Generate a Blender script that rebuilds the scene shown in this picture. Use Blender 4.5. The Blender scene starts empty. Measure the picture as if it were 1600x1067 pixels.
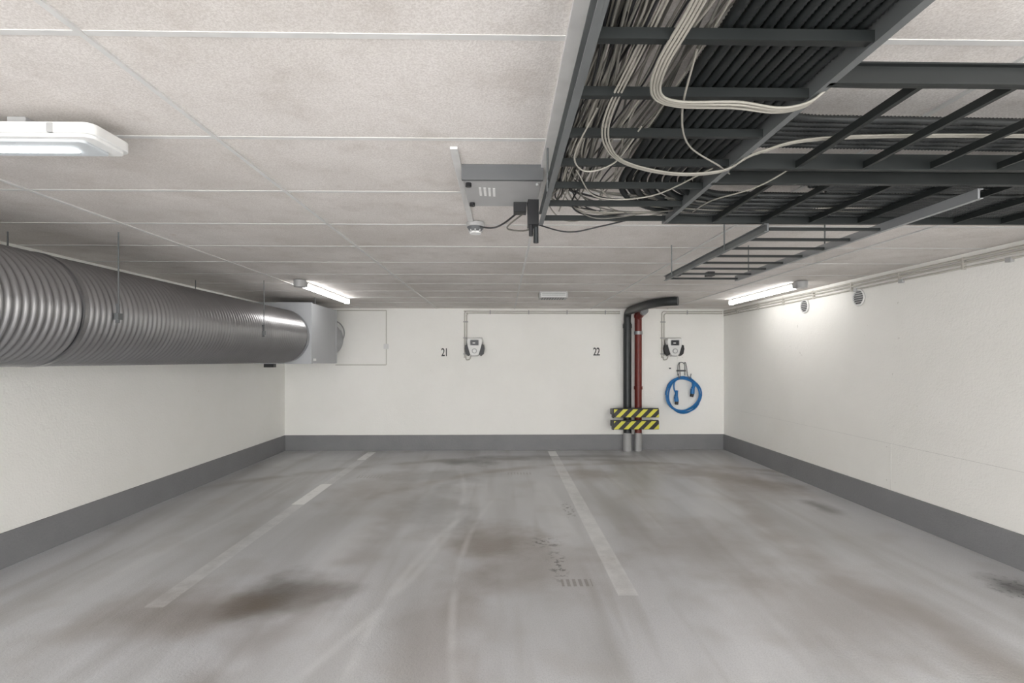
import bpy, math, random
from mathutils import Vector, Matrix
random.seed(7)
S = bpy.context.scene
try:
    S.view_settings.view_transform = 'Standard'
    S.view_settings.look = 'None'
    S.view_settings.exposure = 0.0
except Exception: pass

# ------------------------------------------------------------ dimensions
XL, XR, YB, YF, ZC = -3.385, 3.476, 8.0, -2.6, 2.21

# ------------------------------------------------------------ materials
class NT:
    def __init__(s, name):
        s.mat = bpy.data.materials.new(name); s.mat.use_nodes = True
        s.t = s.mat.node_tree; s.bsdf = s.t.nodes['Principled BSDF']
        s.tc = None
    def n(s, t): return s.t.nodes.new(t)
    def put(s, sock, v):
        if isinstance(v, bpy.types.NodeSocket): s.t.links.new(v, sock)
        elif v is not None: sock.default_value = v
    def m(s, op, a, b=None, c=None, clamp=False):
        n = s.n('ShaderNodeMath'); n.operation = op; n.use_clamp = clamp
        s.put(n.inputs[0], a); s.put(n.inputs[1], b); s.put(n.inputs[2], c)
        return n.outputs[0]
    def obj(s):
        if s.tc is None: s.tc = s.n('ShaderNodeTexCoord')
        return s.tc.outputs['Object']
    def xyz(s):
        n = s.n('ShaderNodeSeparateXYZ'); s.put(n.inputs[0], s.obj()); return n.outputs
    def mapping(s, scale=(1,1,1), loc=(0,0,0), rot=(0,0,0)):
        n = s.n('ShaderNodeMapping'); s.put(n.inputs[0], s.obj())
        n.inputs['Scale'].default_value = scale; n.inputs['Location'].default_value = loc
        n.inputs['Rotation'].default_value = rot
        return n.outputs[0]
    def noise(s, scale, detail=4, rough=.55, vec=None, dist=0):
        n = s.n('ShaderNodeTexNoise'); s.put(n.inputs['Vector'], vec or s.obj())
        n.inputs['Scale'].default_value = scale; n.inputs['Detail'].default_value = detail
        n.inputs['Roughness'].default_value = rough; n.inputs['Distortion'].default_value = dist
        return n.outputs['Fac']
    def mix(s, f, a, b):
        n = s.n('ShaderNodeMix'); n.data_type = 'RGBA'
        s.put(n.inputs[0], f)
        s.put(n.inputs[6], a if isinstance(a, bpy.types.NodeSocket) else (*a, 1))
        s.put(n.inputs[7], b if isinstance(b, bpy.types.NodeSocket) else (*b, 1))
        return n.outputs[2]
    def ss(s, v, lo, hi, a=0., b=1.):
        n = s.n('ShaderNodeMapRange'); n.interpolation_type = 'SMOOTHSTEP'
        s.put(n.inputs[0], v); n.inputs[1].default_value = lo; n.inputs[2].default_value = hi
        n.inputs[3].default_value = a; n.inputs[4].default_value = b
        return n.outputs[0]
    def bump(s, h, strength, dist=.01):
        n = s.n('ShaderNodeBump'); n.inputs['Strength'].default_value = strength
        n.inputs['Distance'].default_value = dist; s.put(n.inputs['Height'], h)
        s.put(s.bsdf.inputs['Normal'], n.outputs[0])
    def col(s, v): s.put(s.bsdf.inputs['Base Color'], v if isinstance(v, bpy.types.NodeSocket) else (*v, 1))
    def rm(s, r, m=0.):
        s.put(s.bsdf.inputs['Roughness'], r); s.put(s.bsdf.inputs['Metallic'], m)

def simple(name, c, rough=.5, metal=0., var=.12, scale=12):
    k = NT(name)
    f = k.noise(scale, 2)
    d = tuple(max(0, x*(1-var*1.5)) for x in c); e = tuple(min(1, x*(1+var)) for x in c)
    k.col(k.mix(f, d, e)); k.rm(rough, metal)
    return k.mat

def emis(name, c, strength):
    k = NT(name); k.col(c)
    k.bsdf.inputs['Emission Color'].default_value = (*c, 1)
    k.bsdf.inputs['Emission Strength'].default_value = strength
    return k.mat

# white plaster walls
def wall_mat():
    k = NT('white_plaster')
    a = k.noise(1.1, 4, .6); b = k.noise(60, 3, .6)
    c = k.mix(k.ss(a, .35, .75), (.945, .935, .90), (.91, .90, .86))
    pits = k.ss(k.noise(26, 2, .5), .72, .78)
    patch = k.ss(k.noise(.8, 2), .5, .62)
    c = k.mix(k.m('MULTIPLY', k.m('MULTIPLY', pits, patch), .5), c, (.45, .42, .38))
    k.col(c); k.rm(.62)
    k.bump(k.m('ADD', b, k.m('MULTIPLY', k.noise(9, 3), 1.2)), .45, .006)
    return k.mat
M_WALL = wall_mat()
def base_mat():
    k = NT('grey_painted_skirting')
    c = k.mix(k.noise(3, 5), (.19, .19, .20), (.27, .27, .28))
    k.col(c); k.rm(.55); k.bump(k.noise(45, 4), .5, .008); return k.mat
M_BASE = base_mat()

def ceiling_mat():
    k = NT('fibre_board_ceiling')
    big = k.noise(1.0, 4, .6); mid = k.noise(5, 4, .65); fine = k.noise(170, 2, .7)
    c = k.mix(k.ss(big, .3, .72), (.84, .805, .78), (.67, .635, .605))
    c = k.mix(k.ss(mid, .45, .8, 0, .5), c, (.53, .48, .435))
    c = k.mix(k.ss(fine, .3, .7, 0, .34), c, (.34, .295, .26))
    x, y, z = k.xyz()
    # dirt collecting along the tile joints
    fy = k.m('ABSOLUTE', k.m('SUBTRACT', k.m('FRACT', k.m('DIVIDE', k.m('SUBTRACT', y, 1.27-.59*10), .59)), .5))
    dj = k.m('MULTIPLY', k.ss(fy, .40, .5), k.ss(k.noise(2.2, 3), .45, .75, 0, .3))
    c = k.mix(dj, c, (.44, .41, .38))
    spot = k.ss(k.noise(3.3, 2, .5, k.mapping((1, 1, 1), (3.1, 7.7, 0))), .74, .78, 0, .45)
    c = k.mix(spot, c, (.40, .30, .17))
    k.col(c); k.rm(.85); k.bump(fine, .35, .003); return k.mat
M_CEIL = ceiling_mat()
M_GRID = simple('ceiling_bar_white', (.66, .655, .645), .6)

# floor
def floor_mat():
    k = NT('worn_epoxy_floor')
    x, y, z = k.xyz()
    big = k.noise(.55, 2, .5); streak = k.noise(1, 3, .5, k.mapping((2.2, .30, 1)), .4)
    streak2 = k.noise(1, 2, .5, k.mapping((5.5, .45, 1), (3, 1, 0)), .3)
    fine = k.noise(140, 2, .7); mid = k.noise(2.4, 2, .5)
    c = k.mix(k.ss(big, .3, .7), (.61, .61, .63), (.51, .51, .52))
    c = k.mix(k.ss(streak, .45, .70, 0, .6), c, (.33, .32, .31))
    c = k.mix(k.ss(streak, .45, .25, 0, .6), c, (.74, .74, .75))
    c = k.mix(k.ss(streak2, .52, .75, 0, .42), c, (.34, .325, .31))
    c = k.mix(k.ss(mid, .5, .75, 0, .36), c, (.37, .345, .32))
    c = k.mix(k.ss(fine, .4, .75, 0, .30), c, (.22, .22, .22))
    mid2 = k.noise(2.6, 3, .55)
    mm = k.m('MULTIPLY', k.m('SUBTRACT', mid2, .5), 1.5)
    # oil, rust and rubber stains on the coating: cx, cy, rx, ry, rot, strength, colour
    def ell(cx, cy, rx, ry, rot=0, edge=.10):
        ca, sa = math.cos(rot), math.sin(rot)
        dx = k.m('SUBTRACT', x, cx); dy = k.m('SUBTRACT', y, cy)
        if rot:
            u = k.m('MULTIPLY_ADD', dx, ca/rx, k.m('MULTIPLY', dy, sa/rx))
            v = k.m('MULTIPLY_ADD', dx, -sa/ry, k.m('MULTIPLY', dy, ca/ry))
        else:
            u = k.m('MULTIPLY', dx, 1/rx); v = k.m('MULTIPLY', dy, 1/ry)
        r = k.m('SQRT', k.m('MULTIPLY_ADD', u, u, k.m('MULTIPLY', v, v)))
        return k.ss(k.m('ADD', r, mm), 1.2, edge)
    brown = (.17, .125, .088); dark = (.08, .075, .07)
    for a in [(-1.32, 3.08, .42, .36, .3, .93, (.085, .074, .066)), (-1.75, 2.92, .80, .42, .2, .55, brown),
              (-.08, 3.95, .50, .50, 0, .72, brown), (.25, 3.5, .7, .6, 0, .38, brown),
              (-.5, 7.1, .50, .30, 0, .9, dark), (.1, 7.3, .6, .2, 0, .5, dark),
              (1.05, 6.3, .45, .40, 0, .66, brown), (-.7, 6.2, .8, .5, .2, .42, dark),
              (2.6, 6.2, .95, .40, -.7, .72, brown), (2.95, 5.6, .40, .5, 0, .55, brown),
              (3.05, 4.85, .15, .3, 0, .80, dark), (3.15, 3.12, .16, .2, 0, .85, dark),
              (-.6, 5.0, .38, 1.0, .1, .45, dark),
              (-1.5, 5.6, .40, .9, 0, .42, brown), (1.5, 3.9, .6, .8, 0, .38, brown),
              (.9, 7.45, 1.2, .16, 0, .6, dark),
              (-.3, 2.6, .30, .9, 0, .38, brown), (1.9, 2.9, .7, .6, .3, .35, brown)]:
        c = k.mix(k.m('MULTIPLY', ell(*a[:5]), a[5]), c, a[6])
    # black speckle trail
    sp = k.ss(k.noise(22, 3, .6), .52, .60)
    for a in [(.33, 3.95, .13, .12), (.38, 3.5, .07, .34), (.62, 4.8, .06, .3)]:
        c = k.mix(k.m('MULTIPLY', k.m('MULTIPLY', ell(*a, 0, .4), sp), .75), c, (.06, .05, .045))
    c = k.mix(k.m('MULTIPLY', k.m('MULTIPLY', ell(3.17, 3.08, .18, .24, 0, .4), sp), .75), c, (.05, .05, .05))
    # tyre arcs
    def arc(cx, cy, R, w, st, col, ylo=-9, yhi=9):
        nonlocal c
        dx = k.m('SUBTRACT', x, cx); dy = k.m('SUBTRACT', y, cy)
        r = k.m('SQRT', k.m('MULTIPLY_ADD', dx, dx, k.m('MULTIPLY', dy, dy)))
        e = k.m('ABSOLUTE', k.m('SUBTRACT', r, R))
        f = k.m('MULTIPLY', k.ss(e, w, 0), k.ss(mid, .25, .6, 0, st))
        f = k.m('MULTIPLY', f, k.m('MULTIPLY', k.ss(y, ylo, ylo+1), k.ss(y, yhi, yhi-1)))
        c = k.mix(f, c, col)
    arc(6.0, 2.5, 6.7, .05, .28, (.82, .82, .82), 0, 5.3)
    arc(7.6, 3.4, 7.9, .04, .34, (.82, .82, .82), 0, 5.5)
    arc(-8.0, 5.0, 7.6, .05, .28, (.80, .80, .80), 1, 7)
    arc(.3, 2.6, 4.7, .17, .6, (.20, .18, .16), 5.2, 9)
    arc(1.6, 3.6, 3.35, .16, .6, (.22, .18, .15), 4.6, 9)
    arc(9.5, 3.5, 7.3, .26, .5, (.23, .19, .16), 1, 7.2)
    arc(-9.3, 4.5, 8.3, .26, .5, (.23, .20, .18), 1, 7.4)
    # parking bay lines
    wear = k.noise(7, 3, .7)
    def line(cx, y0, y1, w, lo, hi, s0, st):
        nonlocal c
        f = k.ss(k.m('ABSOLUTE', k.m('SUBTRACT', x, cx)), w/2+.006, w/2-.004)
        f = k.m('MULTIPLY', f, k.m('MULTIPLY', k.ss(y, y0-.01, y0+.01), k.ss(y, y1+.01, y1-.01)))
        f = k.m('MULTIPLY', f, k.ss(wear, lo, hi, s0, st))
        c = k.mix(f, c, (.92, .92, .91))
    line(-1.99, 2.95, 7.85, .11, .35, .65, .14, .34)
    line(-2.0, 5.02, 5.85, .12, .30, .46, .4, 1.0)
    line(-2.0, 7.25, 7.86, .12, .32, .48, .3, 1.0)
    line(.75, 3.05, 7.85, .12, .35, .65, .24, .46)
    line(.75, 7.5, 7.88, .12, .25, .4, .6, 1.0)
    # grating imprint
    def grate(cx, cy, w, d, st):
        nonlocal c
        f = k.m('MULTIPLY', k.ss(k.m('ABSOLUTE', k.m('SUBTRACT', x, cx)), w/2+.004, w/2), k.ss(k.m('ABSOLUTE', k.m('SUBTRACT', y, cy)), d/2+.004, d/2))
        g = k.m('GREATER_THAN', k.m('FRACT', k.m('MULTIPLY', x, 26)), .45)
        c = k.mix(k.m('MULTIPLY', k.m('MULTIPLY', f, g), st), c, (.16, .13, .11))
    grate(.465, 3.23, .19, .10, .6); grate(.20, 6.35, .3, .12, .3); grate(-1.6, 6.2, .3, .14, .3)
    k.col(c)
    k.rm(k.ss(big, .3, .7, .285, .33))
    k.bsdf.inputs['Specular IOR Level'].default_value = .8
    k.bump(k.m('ADD', fine, k.m('MULTIPLY', k.noise(55, 2), 1.2)), .28, .004)
    return k.mat
M_FLOOR = floor_mat()

def galv(name, c=(.52, .53, .54), r0=.28, r1=.5, metal=.85):
    k = NT(name); f = k.noise(5, 2, .5)
    k.col(k.mix(f, tuple(a*.88 for a in c), c)); k.rm(k.ss(f, .3, .7, r0, r1), metal); return k.mat
M_DUCT = galv('galvanised_spiral_sheet', (.41, .41, .42), .29, .34, .95)
M_GALV = galv('galvanised_steel', (.20, .21, .215), .35, .55, .5)
M_GALVL = galv('bright_galvanised_steel', (.36, .37, .38), .35, .5, .5)
M_TRAY = galv('shaded_tray_steel', (.016, .019, .019), .4, .55, .2)  # galvanised ladder steel, its shadow painted into the dark base colour
M_BOXM = galv('grey_box_sheet', (.46, .47, .49), .45, .6, .15)
M_WHITE = simple('white_plastic', (.80, .80, .79), .35, 0, .04)
M_LGREY = simple('light_grey_paint', (.42, .42, .42), .45, 0, .06)
M_MGREY = simple('mid_grey_paint', (.12, .125, .13), .45, 0, .06)
M_BLACK = simple('black_plastic', (.014, .014, .016), .4, 0, .2)
M_COND = simple('black_corrugated_plastic', (.012, .0145, .015), .42, 0, .25)
M_CABW = simple('cable_white', (.29, .275, .24), .45, 0, .18, 5)
M_CABG = simple('cable_grey', (.13, .125, .11), .45, 0, .15, 5)
M_RED = simple('red_oxide_pipe', (.17, .022, .016), .42, 0, .2)
M_DPIPE = simple('dark_grey_pipe', (.030, .034, .036), .4, .2, .2)
M_BLUE = simple('blue_cable', (.012, .17, .46), .35, 0, .1)
M_CREAM = simple('cream_conduit', (.55, .53, .48), .45, 0, .06)
M_SEAM = simple('painted_joint', (.80, .79, .76), .6, 0, .04)
M_SCREEN = simple('dark_screen', (.01, .012, .02), .3, 0, .1)
M_LED = emis('lamp_tube_glow', (1, .99, .97), 14)
M_LEDN = emis('near_lamp_tube_glow', (.93, .97, 1), 25)
M_DIFF = emis('lamp_diffuser', (.55, .58, .60), .03)
def stripe_mat():
    k = NT('hazard_stripes'); x, y, z = k.xyz()
    f = k.m('GREATER_THAN', k.m('FRACT', k.m('MULTIPLY', k.m('ADD', x, k.m('MULTIPLY', z, -1.0)), 6.6)), .52)
    k.col(k.mix(f, (.015, .015, .015), (.74, .70, .08))); k.rm(.4); return k.mat
M_HAZ = stripe_mat()

# ------------------------------------------------------------ mesh builder
class Bd:
    def __init__(s, name):
        s.name = name; s.v = []; s.f = []; s.mi = []; s.sm = []; s.mats = []
    def mat(s, m):
        if m not in s.mats: s.mats.append(m)
        return s.mats.index(m)
    def add(s, vs, fs, m, smooth=False):
        o = len(s.v); s.v += [tuple(p) for p in vs]; i = s.mat(m)
        for f in fs:
            s.f.append([o+a for a in f]); s.mi.append(i); s.sm.append(smooth)
    def box(s, x0, x1, y0, y1, z0, z1, m, M=None):
        vs = [Vector(p) for p in [(x0,y0,z0),(x1,y0,z0),(x1,y1,z0),(x0,y1,z0),(x0,y0,z1),(x1,y0,z1),(x1,y1,z1),(x0,y1,z1)]]
        if M: vs = [M @ p for p in vs]
        s.add(vs, [(3,2,1,0),(4,5,6,7),(0,1,5,4),(1,2,6,5),(2,3,7,6),(3,0,4,7)], m)
    def rbox(s, x0, x1, y0, y1, z0, z1, m, r=.01, axis='Y', seg=4):
        # box with rounded outline, extruded along axis
        rng = {'X': ((y0,y1),(z0,z1),(x0,x1)), 'Y': ((x0,x1),(z0,z1),(y0,y1)), 'Z': ((x0,x1),(y0,y1),(z0,z1))}[axis]
        (a0,a1),(b0,b1),(c0,c1) = rng; pts = []
        for cx, cy, st in [(a1-r,b1-r,0),(a0+r,b1-r,90),(a0+r,b0+r,180),(a1-r,b0+r,270)]:
            for i in range(seg+1):
                t = math.radians(st+90*i/seg); pts.append((cx+r*math.cos(t), cy+r*math.sin(t)))
        s.prism(pts, c0, c1, axis, m)
    def prism(s, pts, c0, c1, axis, m, taper=1.0, M=None):
        n = len(pts); cx = sum(p[0] for p in pts)/n; cy = sum(p[1] for p in pts)/n
        def P(a, b, c): return {'X': (c,a,b), 'Y': (a,c,b), 'Z': (a,b,c)}[axis]
        vs = [P(cx+(a-cx)*taper, cy+(b-cy)*taper, c0) for a, b in pts]+[P(a, b, c1) for a, b in pts]
        if M: vs = [M @ Vector(p) for p in vs]
        fs = [tuple(range(n)), tuple(range(2*n-1, n-1, -1))]+[(i, n+i, n+(i+1) % n, (i+1) % n) for i in range(n)]
        s.add(vs, fs, m)
    def tube(s, pts, r, m, seg=8, smooth=True, cap=True):
        pts = [Vector(p) for p in pts]; n = len(pts)
        rs = r if isinstance(r, (list, tuple)) else [r]*n
        t0 = (pts[1]-pts[0]).normalized()
        up = Vector((0,0,1)) if abs(t0.z) < .9 else Vector((1,0,0))
        u = t0.cross(up).normalized(); vs = []
        pt = t0
        for i, p in enumerate(pts):
            t = (pts[min(i+1,n-1)]-pts[max(i-1,0)])
            t = t.normalized() if t.length > 1e-9 else pt
            u = (u-t*u.dot(t)).normalized(); w = t.cross(u); pt = t
            for j in range(seg):
                a = 2*math.pi*j/seg; vs.append(p+(u*math.cos(a)+w*math.sin(a))*rs[i])
        fs = [(i*seg+j, i*seg+(j+1) % seg, (i+1)*seg+(j+1) % seg, (i+1)*seg+j) for i in range(n-1) for j in range(seg)]
        s.add(vs, fs, m, smooth)
        if cap:
            s.add(vs[:seg], [tuple(range(seg-1,-1,-1))], m); s.add(vs[-seg:], [tuple(range(seg))], m)
    def cyl(s, p0, p1, r, m, seg=20, r1=None): s.tube([p0, p1], [r, r if r1 is None else r1], m, seg)
    def ring(s, c, R, r, m, axis='Y', seg=40, a0=0, a1=360, cs=8):
        pts = []
        k = int(seg*(a1-a0)/360)
        for i in range(k+1):
            a = math.radians(a0+(a1-a0)*i/k); A, B_ = R*math.cos(a), R*math.sin(a)
            pts.append({'Y': (c[0]+A, c[1], c[2]+B_), 'X': (c[0], c[1]+A, c[2]+B_), 'Z': (c[0]+A, c[1]+B_, c[2])}[axis])
        s.tube(pts, r, m, cs)
    def done(s, bevel=0, parent=None):
        me = bpy.data.meshes.new(s.name); me.from_pydata(s.v, [], s.f)
        for m in s.mats: me.materials.append(m)
        me.polygons.foreach_set('material_index', s.mi); me.polygons.foreach_set('use_smooth', s.sm)
        me.update()
        o = bpy.data.objects.new(s.name, me); S.collection.objects.link(o)
        if bevel:
            b = o.modifiers.new('bevel', 'BEVEL'); b.width = bevel; b.segments = 2; b.limit_method = 'ANGLE'; b.angle_limit = math.radians(50)
        if parent: o.parent = parent
        return o

def smooth_path(cp, n=10):
    cp = [Vector(p) for p in cp]; c = [cp[0]*2-cp[1]]+cp+[cp[-1]*2-cp[-2]]; out = []
    for i in range(1, len(c)-2):
        for j in range(n):
            t = j/n; a, b, d, e = c[i-1], c[i], c[i+1], c[i+2]
            out.append(.5*((2*b)+(d-a)*t+(2*a-5*b+4*d-e)*t*t+(3*b-a-3*d+e)*t**3))
    out.append(cp[-1]); return out
def resample(pts, step):
    pts = [Vector(p) for p in pts]; out = [pts[0].copy()]; acc = 0
    for a, b in zip(pts, pts[1:]):
        L = (b-a).length
        while L > 0 and acc+L >= step:
            t = (step-acc)/L; a = a.lerp(b, t); out.append(a.copy()); L = (b-a).length; acc = 0
        acc += L
    return out

# ------------------------------------------------------------ room shell
def slab(name, x0, x1, y0, y1, z0, z1, m):
    b = Bd(name); b.box(x0, x1, y0, y1, z0, z1, m); return b.done()
slab('floor', XL-.2, XR+.2, YF, YB+.2, -.2, 0, M_FLOOR)
slab('ceiling', XL-.2, XR+.2, YF, YB+.2, ZC, ZC+.2, M_CEIL)
slab('wall_back', XL-.2, XR+.2, YB, YB+.2, 0, ZC, M_WALL)
slab('wall_left', XL-.2, XL, YF, YB, 0, ZC, M_WALL)
slab('wall_right', XR, XR+.2, YF, YB, 0, ZC, M_WALL)
slab('baseboard_back', XL+.012, XR-.012, YB-.012, YB, 0, .24, M_BASE)
slab('baseboard_left', XL, XL+.012, YF, YB, 0, .24, M_BASE)
slab('baseboard_right', XR-.012, XR, YF, YB, 0, .24, M_BASE)

g = Bd('ceiling_grid')
y = 1.27-.59*6
while y < YB:
    g.box(XL, XR, y-.010, y+.010, ZC-.002, ZC+.002, M_GRID); y += .59
for x in (-2.23, -1.03, .18, 1.38, 2.58):
    g.box(x-.008, x+.008, YF, YB, ZC-.006, ZC+.002, M_GRID)
g.box(.155, .200, YF, 2.15, ZC-.014, ZC, M_GRID)
g.done()
g = Bd('ceiling_cover_strip')
g.box(-.20, -.170, 1.92, 3.02, ZC-.012, ZC-.0005, M_GRID); g.done(.002)

# joints in the lower wall panels, right wall
g = Bd('trim_wall_joint')
g.box(XR-.002, XR, 2.2, 7.6, .656, .659, M_SEAM)
for yy in (4.53,): g.box(XR-.002, XR, yy-.002, yy+.002, .24, .656, M_SEAM)
for yy in (4.48, 4.58, 6.2, 3.2):
    for zz in (.62, .32): g.cyl((XR-.003, yy, zz), (XR, yy, zz), .005, M_SEAM, 8)
g.done()

# ------------------------------------------------------------ spiral duct
R, CX, CZ, pitch = .325, -2.75, 1.702, .046
d = Bd('spiral_ventilation_duct')
Y0, Y1, seg, sub = -1.6, 6.46, 64, 8
nr = int((Y1-Y0)/pitch*sub); vs = []
for i in range(nr+1):
    yy = Y0+i*pitch/sub
    for j in range(seg):
        a = 2*math.pi*j/seg
        ph = (i/sub+j/seg) % 1.0
        rr = R-.005+.013*(.5-.5*math.cos(2*math.pi*ph))
        vs.append((CX+rr*math.cos(a), yy, CZ+rr*math.sin(a)))
fs = [(i*seg+j, (i+1)*seg+j, (i+1)*seg+(j+1) % seg, i*seg+(j+1) % seg) for i in range(nr) for j in range(seg)]
d.add(vs, fs, M_DUCT, True)
for yy, w in ((3.02, .016), (-.1, .05), (6.40, .03)):
    n = 64
    vv = [(CX+q*math.cos(2*math.pi*j/n), yy+t, CZ+q*math.sin(2*math.pi*j/n)) for q, t in ((R, -w), (R+.011, -w), (R+.011, w), (R, w)) for j in range(n)]
    ff = [(a*n+j, a*n+(j+1) % n, (a+1)*n+(j+1) % n, (a+1)*n+j) for a in range(3) for j in range(n)]
    d.add(vv, ff, M_DUCT, False)
# plenum box at the end
bx0, bx1, by0, by1, bz0, bz1 = -3.10, -2.40, 6.45, 7.42, 1.365, 2.12
d.box(bx0, bx1, by0, by1, bz0, bz1, M_BOXM)
for a in (by0-.004, by1-.03): d.box(bx0-.006, bx1+.006, a, a+.034, bz0-.006, bz1+.006, M_BOXM)
d.box(bx1, bx1+.004, by0+.06, by0+.16, bz0+.03, bz0+.06, M_WHITE)
d.box(bx0+.1, bx0+.22, by0+.02, by0+.1, bz0-.05, bz0, M_BLACK)
d.cyl((-2.76, by1, 1.73), (-2.76, YB, 1.73), .28, M_BOXM, 40)
# hangers
for yy in (.9, 3.25, 5.2, 6.6):
    for sx in (-1, 1):
        if yy > 6.5 and sx < 0: continue
        xx = CX+sx*(R+.016)
        d.cyl((xx, yy, 1.70 if yy < 6.5 else bz1-.01), (xx, yy, ZC), .0045, M_MGREY, 8)
        if yy < 6.5:
            d.box(xx-.012, xx+.012, yy-.02, yy+.02, 1.66, 1.70, M_GALV)
            d.box(xx-.018, xx+.006, yy-.004, yy+.004, 1.64, 1.76, M_MGREY)
d.done()

# round wall disc next to the box
v = Bd('round_wall_vent'); vx, vz = -2.66, 1.82
v.ring((vx, YB-.02, vz), .20, .010, M_LGREY, 'Y'); v.cyl((vx, YB-.014, vz), (vx, YB, vz), .20, M_WHITE, 40)
v.cyl((vx, YB-.05, vz), (vx, YB-.014, vz), .15, M_WHITE, 40); v.done()

# ------------------------------------------------------------ lamps
def batten(name, x, y0, y1, capnear=True):
    b = Bd(name)
    b.rbox(x-.022, x+.022, y0, y1, ZC-.030, ZC-.006, M_WHITE, .008, 'Y')
    pts = []
    for i in range(17):
        a = math.radians(160)+math.radians(220)*i/16; pts.append((x+.030*math.cos(a), ZC-.040+.030*math.sin(a)))
    b.prism(pts, y0+.01, y1-.01, 'Y', M_LED)
    b.rbox(x-.035, x+.035, y1-.01, y1+.015, ZC-.075, ZC-.006, M_WHITE, .012, 'Y')
    if capnear:
        b.cyl((x, y0-.05, ZC-.075), (x, y0-.05, ZC-.006), .055, M_LGREY, 28, .06)
        b.rbox(x-.05, x+.05, y0-.06, y0+.03, ZC-.066, ZC-.006, M_LGREY, .01, 'Y')
    for yy in (y0+.1, y1-.1): b.box(x-.02, x+.02, yy-.03, yy+.03, ZC-.012, ZC-.0005, M_MGREY)
    b.done()
batten('ceiling_batten_lamp', -2.03, 5.2, 6.7)
batten('ceiling_batten_lamp', 3.03, 5.2, 6.75)

def troffer(x0, x1, y0, y1, mat_l, wide=0):
    b = Bd('enclosed_lamp_or_added_fill')  # builds the visible near lamp and the added rear fill fixtures
    zt, zb = ZC-.048, ZC-.092
    b.rbox(x0, x1, y0, y1, zb+.010, zt, M_WHITE, .03, 'Z', 6)
    b.rbox(x0+.010, x1-.010, y0+.010, y1-.010, zb, zb+.012, M_WHITE, .028, 'Z', 6)
    b.rbox(x0+.05, x1-.05, y0+.03, y1-.03, zb-.008, zb+.002, M_DIFF, .02, 'Z', 6)
    b.rbox(x0+.09, x1-.12, (y0+y1)/2-.010-wide, (y0+y1)/2+.022+wide, zb-.012, zb-.007, mat_l, .012, 'Z', 3)
    for xx in (x0+.3, x1-.3): b.box(xx-.03, xx+.03, y0+.07, y1-.05, zt, ZC-.0005, M_LGREY)
    for xx in (x0+.12, x1-.14):
        b.box(xx, xx+.02, y0-.003, y0+.01, zb+.010, zt-.004, M_LGREY); b.box(xx, xx+.02, y1-.01, y1+.003, zb+.010, zt-.004, M_LGREY)
    b.done(.003)
troffer(-2.62, -1.30, 1.64, 1.82, M_LEDN)
M_REARFILL = emis('added_rear_fill_glow', (1, .99, .97), 85)
for xx, yy in ((-1.6, -1.0), (2.1, -1.0), (2.1, .35), (-.7, .05)):  # unseen fixtures added above and behind the camera to brighten the room
    troffer(xx-.6, xx+.6, yy-.09, yy+.09, M_REARFILL, .012)

# ------------------------------------------------------------ cable ladders
def railY(b, x, y0, y1, z0, z1, m, side=1):
    b.box(x-.004, x+.004, y0, y1, z0, z1, m)
    for z in (z0, z1-.004): b.box(min(x, x+side*.016), max(x, x+side*.016), y0, y1, z+.0002, z+.0038, m)
def railX(b, y, x0, x1, z0, z1, m, side=1):
    b.box(x0, x1, y-.004, y+.004, z0, z1, m)
    for z in (z0, z1-.004): b.box(x0, x1, min(y, y+side*.016), max(y, y+side*.016), z+.0002, z+.0038, m)
z0, z1 = 2.03, 2.085
L = Bd('cable_ladder')
railY(L, .18, YF+.1, 2.36, z0, z1, M_GALV, -1); railY(L, .73, YF+.1, 2.33, z0, z1, M_GALV, 1)
yy = 2.29
while yy > YF+.2:
    L.box(.184, .726, yy-.010, yy+.012, z0+.006, z0+.022, M_TRAY); L.box(.184, .726, yy-.013, yy-.009, z0+.002, z0+.024, M_TRAY); yy -= .215
XE = XR-.01
railX(L, 1.15, .735, XE, z0, z1-.006, M_TRAY, -1); railX(L, 1.65, .735, XE, z0, z1-.006, M_TRAY, 1)
railX(L, 1.80, .735, XE, z0, z1-.006, M_TRAY, -1); railX(L, 2.31, .735, XE, z0, z1-.006, M_TRAY, 1)
xx = .96
while xx < XE:
    for a, c_ in ((1.154, 1.646), (1.804, 2.306)):
        L.box(xx-.008, xx+.009, a, c_, z0+.006, z0+.020, M_TRAY); L.box(xx-.011, xx-.0075, a, c_, z0+.002, z0+.024, M_TRAY)
    xx += .222
za, zb = 1.985, 2.022
railY(L, 1.19, 2.28, 3.72, za, zb, M_GALV, -1); railY(L, 1.70, 1.80, 3.72, za, zb, M_GALVL, 1)
yy = 3.68
while yy > 2.2:
    L.box(1.194, 1.696, yy-.008, yy+.008, za+.006, za+.018, M_TRAY); yy -= .2
L.box(1.20, 1.26, 3.6, 3.66, za+.02, za+.05, M_BLACK); L.box(1.45, 1.5, 3.6, 3.66, za+.02, za+.05, M_BLACK)
for p in [(.165,.5),(.165,1.9),(.75,1.9),(.165,-1),(.75,-1),(1.9,1.135),(1.9,1.67),(1.9,1.785),(1.9,2.33),(3.0,1.135),(3.0,2.33),(3.0,1.67),(3.0,1.785)]:
    L.cyl((p[0], p[1], z0+.005), (p[0], p[1], ZC-.001), .004, M_GALV, 8)
for p in [(1.175,2.7),(1.715,2.7),(1.175,3.55),(1.715,3.55)]: L.cyl((p[0], p[1], za), (p[0], p[1], ZC-.001), .004, M_GALV, 8)
L.done()

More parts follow.
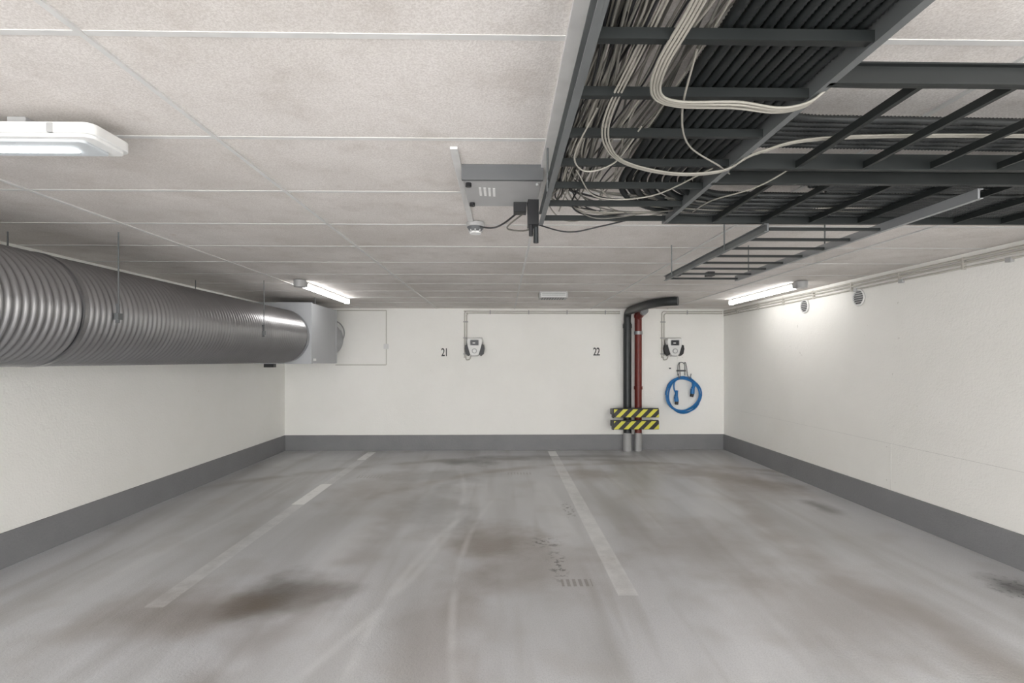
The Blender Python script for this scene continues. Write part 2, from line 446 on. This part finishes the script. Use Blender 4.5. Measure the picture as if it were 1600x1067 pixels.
# corrugated conduits
C = Bd('corrugated_conduit_bundle')
def corr(path, r):
    pts = resample(path, .0055); rs = [r if i % 2 else r*.80 for i in range(len(pts))]
    C.tube(pts, rs, M_COND, 7, True)
n = 11
for i in range(n):
    X = .43+.0268*i; r = .92-X; Yc = 1.80
    arc_ = [(.92-r*math.cos(a), Yc+r*math.sin(a), 2.066+.012*(i % 2)) for a in [math.pi/2*t/16 for t in range(17)]]
    corr([(X+.02*math.sin(i)+.02, -.2, 2.075), (X+.01, 1.0, 2.068)]+[(X, 1.5, 2.066)]+arc_+[(1.8, Yc+r, 2.066), (XE, Yc+r, 2.068)], .0125)
for i in range(7):
    X = .49+.028*i; Yt = 1.62-.028*i
    arc_ = [(X+.25-.25*math.cos(a), Yt-.25+.25*math.sin(a), 2.100) for a in [math.pi/2*t/14 for t in range(15)]]
    corr([(X, -.2, 2.103)]+arc_+[(XE, Yt, 2.075)], .0125)
for i in range(5):   # conduits lying in the second cross ladder
    corr([(1.05+.05*i, 1.85+.028*i, 2.066), (XE, 1.85+.028*i, 2.066)], .012)
C.done()

# loose cables
W = Bd('loose_cable_bundle')
for i in range(66):
    left = i < 34
    x0 = random.uniform(.195, .27) if left else random.uniform(.27, .46)
    pts = []; Yy = -.4; xx = x0; zz = random.uniform(2.058, 2.13)
    end = random.uniform(1.9, 2.28)
    while Yy < end:
        xx += random.uniform(-.02, .02) if left else random.uniform(-.035, .025)
        xx = min(.32 if left and Yy < 1.2 else .55, max(.195, xx))
        zz += random.uniform(-.012, .012); zz = min(2.14, max(2.058, zz)); pts.append((xx, Yy, zz)); Yy += random.uniform(.12, .3)
    if i % 4 == 0:
        pts += [(xx+.12, Yy-.02, 2.07), (xx+.35, min(Yy+.05, 2.27), 2.065), (1.3, 2.25, 2.065), (2.4, 2.24, 2.065)]
    m = random.choice([M_CABW, M_CABG, M_CABG, M_BLACK, M_BLACK] if left else [M_CABW, M_CABW, M_CABW, M_CABG, M_CABG, M_BLACK])
    W.tube(smooth_path(pts, 6), random.choice([.0026, .0032, .0040]), m, 6)
for i in range(4):
    o = .0075*i
    W.tube(smooth_path([(.36+o, .2, 2.07), (.345+o, .7, 2.07), (.335+o, .92, 2.045), (.318+o, 1.06, 2.02), (.345+o*.6, 1.17-o*.6, 2.014), (.42, 1.215-o, 2.014), (.55, 1.215-o, 2.012+.003*(i % 2)), (.66, 1.235-o, 2.012), (.72, 1.215-o, 2.016), (.755, 1.19-o, 2.04), (.80, 1.185-o, 2.062), (1.0, 1.20-o, 2.062), (1.9, 1.2-o, 2.062)], 8), .0033, M_CABW, 7)
for i in range(3):
    o = .008*i
    W.tube(smooth_path([(.30+o, .3, 2.07), (.28+o, 1.0, 2.06), (.258+o, 1.30, 2.026), (.30+o, 1.47, 2.014), (.40, 1.58-o, 2.008), (.56, 1.64-o, 2.005), (.70, 1.62-o, 2.01), (.78, 1.55-o, 2.04), (1.0, 1.50-o, 2.065), (1.8, 1.49-o, 2.07), (XE, 1.49-o, 2.07)], 8), .0028, M_CABW, 7)
for cp in ([(.24, 1.3, 2.05), (.21, 1.50, 2.01), (.26, 1.60, 2.0), (.34, 1.55, 2.01), (.38, 1.40, 2.05)],
           [(.40, 1.05, 2.05), (.44, 1.25, 2.02), (.53, 1.45, 2.02), (.68, 1.60, 2.02), (.78, 1.75, 2.05)],
           [(.26, 2.1, 2.06), (.4, 2.20, 2.02), (.6, 2.12, 2.02), (.78, 2.2, 2.06)],
           [(.25, 1.75, 2.06), (.35, 1.9, 2.015), (.55, 1.88, 2.015), (.7, 1.7, 2.05)],
           [(.98, 1.62, 2.06), (.90, 1.78, 2.02), (.80, 1.95, 2.02), (.82, 2.2, 2.05)]):
    W.tube(smooth_path(cp, 10), .0026, random.choice([M_CABW, M_CABG]), 6)
for i in range(5):
    yy = 1.22+.03*i if i < 1 else 2.24-.02*(i-1)
    pts = [(.78, yy, 2.07)]+[(.9+.3*j, yy+random.uniform(-.012, .012), 2.06+random.uniform(0, .01)) for j in range(9)]
    W.tube(smooth_path(pts, 5), .0035, random.choice([M_CABW, M_CABG]), 6)
W.done()

# ------------------------------------------------------------ ceiling equipment
b = Bd('ceiling_junction_box')
b.box(-.165, .160, 2.10, 2.47, 2.15, ZC-.0005, M_LGREY)
b.box(-.170, .165, 2.094, 2.112, 2.146, ZC-.0005, M_MGREY)
for i in range(4):
    x = -.105+.02*i; b.box(x, x+.011, 2.20+.004*i, 2.31+.004*i, 2.1485, 2.151, M_WHITE)
b.cyl((-.145, 2.15, 2.135), (-.145, 2.15, 2.15), .013, M_BLACK, 14); b.cyl((-.145, 2.42, 2.135), (-.145, 2.42, 2.15), .013, M_BLACK, 14)
b.cyl((.145, 2.15, 2.14), (.145, 2.15, 2.15), .008, M_LGREY, 14)
b.done(.002)
b = Bd('cable_connector_cluster')
b.box(.115, .165, 2.36, 2.44, 2.035, 2.15, M_BLACK); b.box(.05, .11, 2.40, 2.46, 2.105, 2.15, M_BLACK)
b.cyl((.13, 2.38, 1.985), (.13, 2.38, 2.04), .010, M_BLACK, 12); b.cyl((.155, 2.41, 1.96), (.155, 2.41, 2.04), .012, M_DPIPE, 12)
b.cyl((.08, 2.43, 2.15), (.08, 2.43, ZC), .006, M_BLACK, 8); b.cyl((.14, 2.40, 2.15), (.14, 2.40, ZC), .006, M_BLACK, 8)
b.tube(smooth_path([(.08, 2.44, 2.12), (.0, 2.6, 2.10), (-.06, 2.8, 2.13), (-.13, 2.93, 2.17)], 8), .005, M_BLACK, 7)
b.tube(smooth_path([(.10, 2.44, 2.11), (.02, 2.56, 2.07), (.10, 2.5, 2.04), (.16, 2.42, 2.04)], 8), .004, M_CABG, 7)
b.tube(smooth_path([(.14, 2.40, 2.05), (.3, 2.36, 2.0), (.45, 2.33, 2.02), (.6, 2.3, 2.05)], 8), .0035, M_BLACK, 7)
b.done()
b = Bd('smoke_detector')
x, y = -.16, 2.98
b.cyl((x, y, ZC-.03), (x, y, ZC-.005), .052, M_LGREY, 32); b.cyl((x, y, ZC-.052), (x, y, ZC-.03), .036, M_MGREY, 32, .05)
for i in range(8):
    a = i*math.pi/4; b.cyl((x+.035*math.cos(a), y+.035*math.sin(a), ZC-.062), (x+.035*math.cos(a), y+.035*math.sin(a), ZC-.045), .005, M_LGREY, 8)
b.cyl((x, y, ZC-.068), (x, y, ZC-.056), .033, M_WHITE, 28); b.box(x-.03, x+.03, y-.03, y+.03, ZC-.006, ZC-.0005, M_LGREY)
b.done()
b = Bd('ceiling_vent_grille')
b.box(.43, .76, 6.0, 6.22, ZC-.07, ZC-.0005, M_LGREY); b.box(.45, .74, 5.994, 6.0, ZC-.062, ZC-.012, M_WHITE)
for i in range(9): b.box(.46+.031*i, .475+.031*i, 6.02, 6.20, ZC-.074, ZC-.07, M_MGREY)
for i in range(3): b.box(.455, .735, 5.990, 5.995, ZC-.052+.014*i, ZC-.047+.014*i, M_MGREY)
b.done()

# ------------------------------------------------------------ back wall installations
def on_text(body, x, z):
    cu = bpy.data.curves.new('t', 'FONT'); cu.body = body; cu.size = .175; cu.extrude = .001; cu.align_x = 'CENTER'; cu.align_y = 'CENTER'; cu.offset = .002; cu.space_character = .86
    o = bpy.data.objects.new('t', cu); S.collection.objects.link(o)
    bpy.context.view_layer.update()
    me = bpy.data.meshes.new_from_object(o.evaluated_get(bpy.context.evaluated_depsgraph_get()))
    bpy.data.objects.remove(o)
    me.materials.clear(); me.materials.append(M_BLACK)
    t = bpy.data.objects.new('bay_number', me); S.collection.objects.link(t)
    t.rotation_euler = (math.pi/2, 0, 0); t.scale = (.68, 1, 1); t.location = (x, YB-.0015, z)
on_text('21', -.91, 1.52); on_text('22', 1.465, 1.53)

def charger(x, z):
    b = Bd('ev_wall_charger'); Y = YB
    b.rbox(x-.13, x+.13, Y-.04, Y-.001, z-.12, z+.13, M_BLACK, .03, 'Y')
    for s_ in (-1, 1):
        pts = [(x+s_*.08, z+.06), (x+s_*.145, z+.04), (x+s_*.155, z-.02), (x+s_*.14, z-.10), (x+s_*.10, z-.135), (x+s_*.05, z-.10)]
        b.prism(pts, Y-.11, Y-.02, 'Y', M_BLACK, .92)
    pts = [(x-.13, z+.11), (x-.115, z+.155), (x+.115, z+.155), (x+.13, z+.11), (x+.115, z+.02), (x+.075, z-.115), (x+.05, z-.14), (x-.05, z-.14), (x-.075, z-.115), (x-.115, z+.02)]
    b.prism(pts, Y-.125, Y-.04, 'Y', M_WHITE, .88)
    b.rbox(x-.070, x+.070, Y-.127, Y-.12, z+.028, z+.118, M_LGREY, .014, 'Y')
    b.rbox(x-.060, x+.060, Y-.130, Y-.12, z+.035, z+.110, M_SCREEN, .012, 'Y')
    b.box(x-.028, x+.012, Y-.131, Y-.13, z+.06, z+.075, M_WHITE)
    b.cyl((x, Y-.14, z-.055), (x, Y-.12, z-.055), .040, M_LGREY, 24); b.cyl((x, Y-.143, z-.055), (x, Y-.13, z-.055), .026, M_WHITE, 24)
    b.done(.004)
charger(-.44, 1.60); charger(2.66, 1.60)

Yw = YB-.012
def drop(x, xe):
    k = Bd('surface_conduit')
    for i, (xx, zt) in enumerate(((x, 2.165), (x+.035, 2.135))):
        k.tube(smooth_path([(xx, Yw, 1.44+.03*i), (xx, Yw, 1.7), (xx, Yw, zt-.09), (xx, Yw, zt-.03), (xx+.03, Yw, zt), (xx+.09, Yw, zt), ((xx+xe)/2, Yw, zt), (xe, Yw, zt)], 6), .009, M_CREAM, 8)
    for z in (1.5, 1.75, 2.0): k.box(x-.02, x+.055, YB-.024, YB-.001, z-.008, z+.008, M_LGREY)
    k.tube(smooth_path([(x+.02, Yw, 1.46), (x+.03, Yw, 1.41), (x+.08, Yw, 1.42), (x+.10, Yw, 1.47)], 6), .009, M_CREAM, 8)
    xx = x+.4
    while xx < xe: k.box(xx-.008, xx+.008, YB-.024, YB-.001, 2.12, 2.18, M_LGREY); xx += .6
    k.done()
drop(-.60, 1.83); drop(2.49, XR-.03)
k = Bd('conduit_run')
for i, (z, r) in enumerate(((2.165, .011), (2.135, .009), (2.10, .008))):
    k.cyl((XR-.013, 2.40, z), (XR-.013, YB-.03, z), r, M_CREAM, 10)
y = 2.55
while y < 7.8:
    k.box(XR-.025, XR-.001, y-.008, y+.008, 2.088, 2.178, M_CREAM); y += .62
for yy in (4.97, 4.4, 3.45): k.box(XR-.028, XR-.002, yy-.03, yy+.01, 2.078, 2.11, M_LGREY)
k.done()
k = Bd('surface_conduit_with_socket')
x = -1.815
k.cyl((x, Yw, 1.585), (x, Yw, ZC-.03), .006, M_CREAM, 8); k.cyl((x, Yw, 1.33), (x, Yw, 1.585), .005, M_CREAM, 8)
k.box(x-.035, x+.035, YB-.035, YB-.001, 1.575, 1.655, M_WHITE)
k.cyl((-2.6, Yw, 1.33), (x, Yw, 1.33), .005, M_CREAM, 8); k.cyl((-2.6, Yw, ZC-.035), (x, Yw, ZC-.035), .006, M_CREAM, 8)
k.done()

# vents right wall
def vent(y, z, r):
    b = Bd('round_wall_grille')
    b.ring((XR-.012, y, z), r, .008, M_WHITE, 'X', 40); b.cyl((XR-.010, y, z), (XR-.001, y, z), r, M_BLACK, 36)
    nn = 7
    for i in range(nn):
        zz = -r+2*r*(i+.5)/nn; w = math.sqrt(max(0, r*r-zz*zz))
        b.box(XR-.018, XR-.008, y-w, y+w, z+zz-.003, z+zz+.004, M_LGREY)
    b.done()
vent(5.83, 2.045-.02, .072); vent(4.93, 2.015, .075)

# riser pipes
p = Bd('riser_pipes')
Yp = YB-.10; x1, x2 = 1.925, 2.095
p.cyl((x1, Yp, .27), (x1, Yp, 1.98), .062, M_DPIPE, 28); p.cyl((x1, Yp, 0), (x1, Yp, .28), .066, M_LGREY, 28)
p.tube(smooth_path([(x1, Yp, 1.97), (x1, Yp, 2.05), (x1, Yp-.03, 2.12), (x1, Yp-.12, 2.148), (x1, 7.5, 2.148), (x1+.01, 7.0, 2.148), (x1+.05, 6.7, 2.148), (x1+.13, 6.50, 2.148), (2.20, 6.40, 2.148)], 8), .056, M_DPIPE, 20)
p.cyl((x1, Yp, 1.90), (x1, Yp, 1.96), .070, M_DPIPE, 28)
p.cyl((x2, Yp, .27), (x2, Yp, ZC-.001), .054, M_RED, 28); p.cyl((x2, Yp, 0), (x2, Yp, .28), .060, M_LGREY, 28)
for z in (1.80, 2.06, .95): p.cyl((x2, Yp, z), (x2, Yp, z+.05), .064, M_RED if z != 1.80 else M_GALVL, 28)
p.cyl((x2, Yp-.05, 2.08), (x2, Yp-.30, 2.13), .05, M_RED, 24); p.cyl((x2, Yp-.28, 2.125), (x2, Yp-.36, 2.14), .056, M_GALVL, 24)
for z in (1.1, 1.83):
    for x in (x1, x2): p.box(x-.012, x+.012, Yp+.04, YB-.001, z-.012, z+.012, M_GALV)
p.done()
h = Bd('hazard_stripe_bumper')
for za_, zb_ in ((.545, .665), (.365, .485)):
    h.box(1.665, 2.345, 7.655, 7.69, za_, zb_, M_HAZ); h.box(1.660, 2.350, 7.691, 7.72, za_-.008, zb_+.014, M_BLACK)
    for x in (1.68, 2.30): h.box(x, x+.05, 7.72, YB-.001, za_+.015, zb_-.015, M_BLACK)
    h.box(1.645, 1.664, 7.65, 7.74, za_-.01, zb_+.01, M_BLACK)
h.done(.003)

# blue charging cable on hook
q = Bd('coiled_charging_cable')
cx, cz = 2.805, .865
pts = []
for i in range(4*36+10):
    a = 2*math.pi*i/36+math.pi/2; lp = i/36
    rr = .255+.017*math.sin(lp*2.1)+.010*math.sin(3*a+lp)
    pts.append((cx+rr*math.cos(a)+.01*math.sin(lp*3), YB-.055-.022*(lp % 2)-.01*math.sin(a*2), cz+rr*1.02*math.sin(a)+.012*math.cos(lp*4)))
q.tube(pts, .0115, M_BLUE, 8)
q.tube(smooth_path([(cx-.08, YB-.07, cz+.25), (cx-.14, YB-.08, cz+.19), (cx-.15, YB-.09, cz+.10), (cx-.12, YB-.09, cz+.02)], 8), .011, M_BLUE, 8)
q.tube(smooth_path([(cx+.02, YB-.07, cz+.26), (cx+.10, YB-.09, cz+.27), (cx+.13, YB-.10, cz+.20), (cx+.14, YB-.10, cz+.12)], 8), .011, M_BLUE, 8)
def plug(x, z, ang, s=1):
    Mx = Matrix.Translation((x, YB-.095, z)) @ Matrix.Rotation(ang, 4, 'Y')
    T = lambda a, b_, c_: tuple(Mx @ Vector((a, b_, c_)))
    q.cyl(T(0, 0, .10), T(0, 0, 0), .018, M_BLUE, 16, .030); q.cyl(T(0, 0, 0), T(.02, 0, -.07), .032, M_BLUE, 16, .034)
    q.cyl(T(.02, 0, -.07), T(.025, 0, -.12), .030, M_BLACK, 16, .027)
plug(cx-.12, cz-.03, .15); plug(cx+.14, cz+.09, .35)
for s_ in (-1, 1):
    q.tube(smooth_path([(cx+s_*.03, YB-.01, cz+.48), (cx+s_*.05, YB-.03, cz+.50), (cx+s_*.055, YB-.07, cz+.42), (cx+s_*.06, YB-.10, cz+.30), (cx+s_*.085, YB-.13, cz+.26), (cx+s_*.10, YB-.14, cz+.33)], 8), .006, M_MGREY, 7)
q.ring((cx-.01, YB-.02, cz+.45), .055, .006, M_MGREY, 'Y', 24, 0, 180)
q.tube([(cx-.065, YB-.02, cz+.45), (cx-.065, YB-.02, cz+.30)], .006, M_MGREY, 7); q.tube([(cx+.045, YB-.02, cz+.45), (cx+.045, YB-.02, cz+.30)], .006, M_MGREY, 7)
q.box(cx-.08, cx+.06, YB-.025, YB, cz+.36, cz+.385, M_MGREY)
q.box(cx-.2, cx-.17, YB-.012, YB, cz+.40, cz+.42, M_MGREY)
q.done()

# ------------------------------------------------------------ world + camera
w = bpy.data.worlds.new('garage_surroundings'); S.world = w; w.use_nodes = True
w.node_tree.nodes['Background'].inputs[0].default_value = (1.0, .995, .98, 1)
w.node_tree.nodes['Background'].inputs[1].default_value = 7.2

cam = bpy.data.cameras.new('camera'); co = bpy.data.objects.new('camera', cam); S.collection.objects.link(co)
cam.sensor_width = 36; cam.lens = 18; cam.shift_y = .0178; cam.clip_start = .02
co.location = (0, 0, 1.41); co.rotation_euler = (math.pi/2, 0, -math.radians(1.0))
S.camera = co
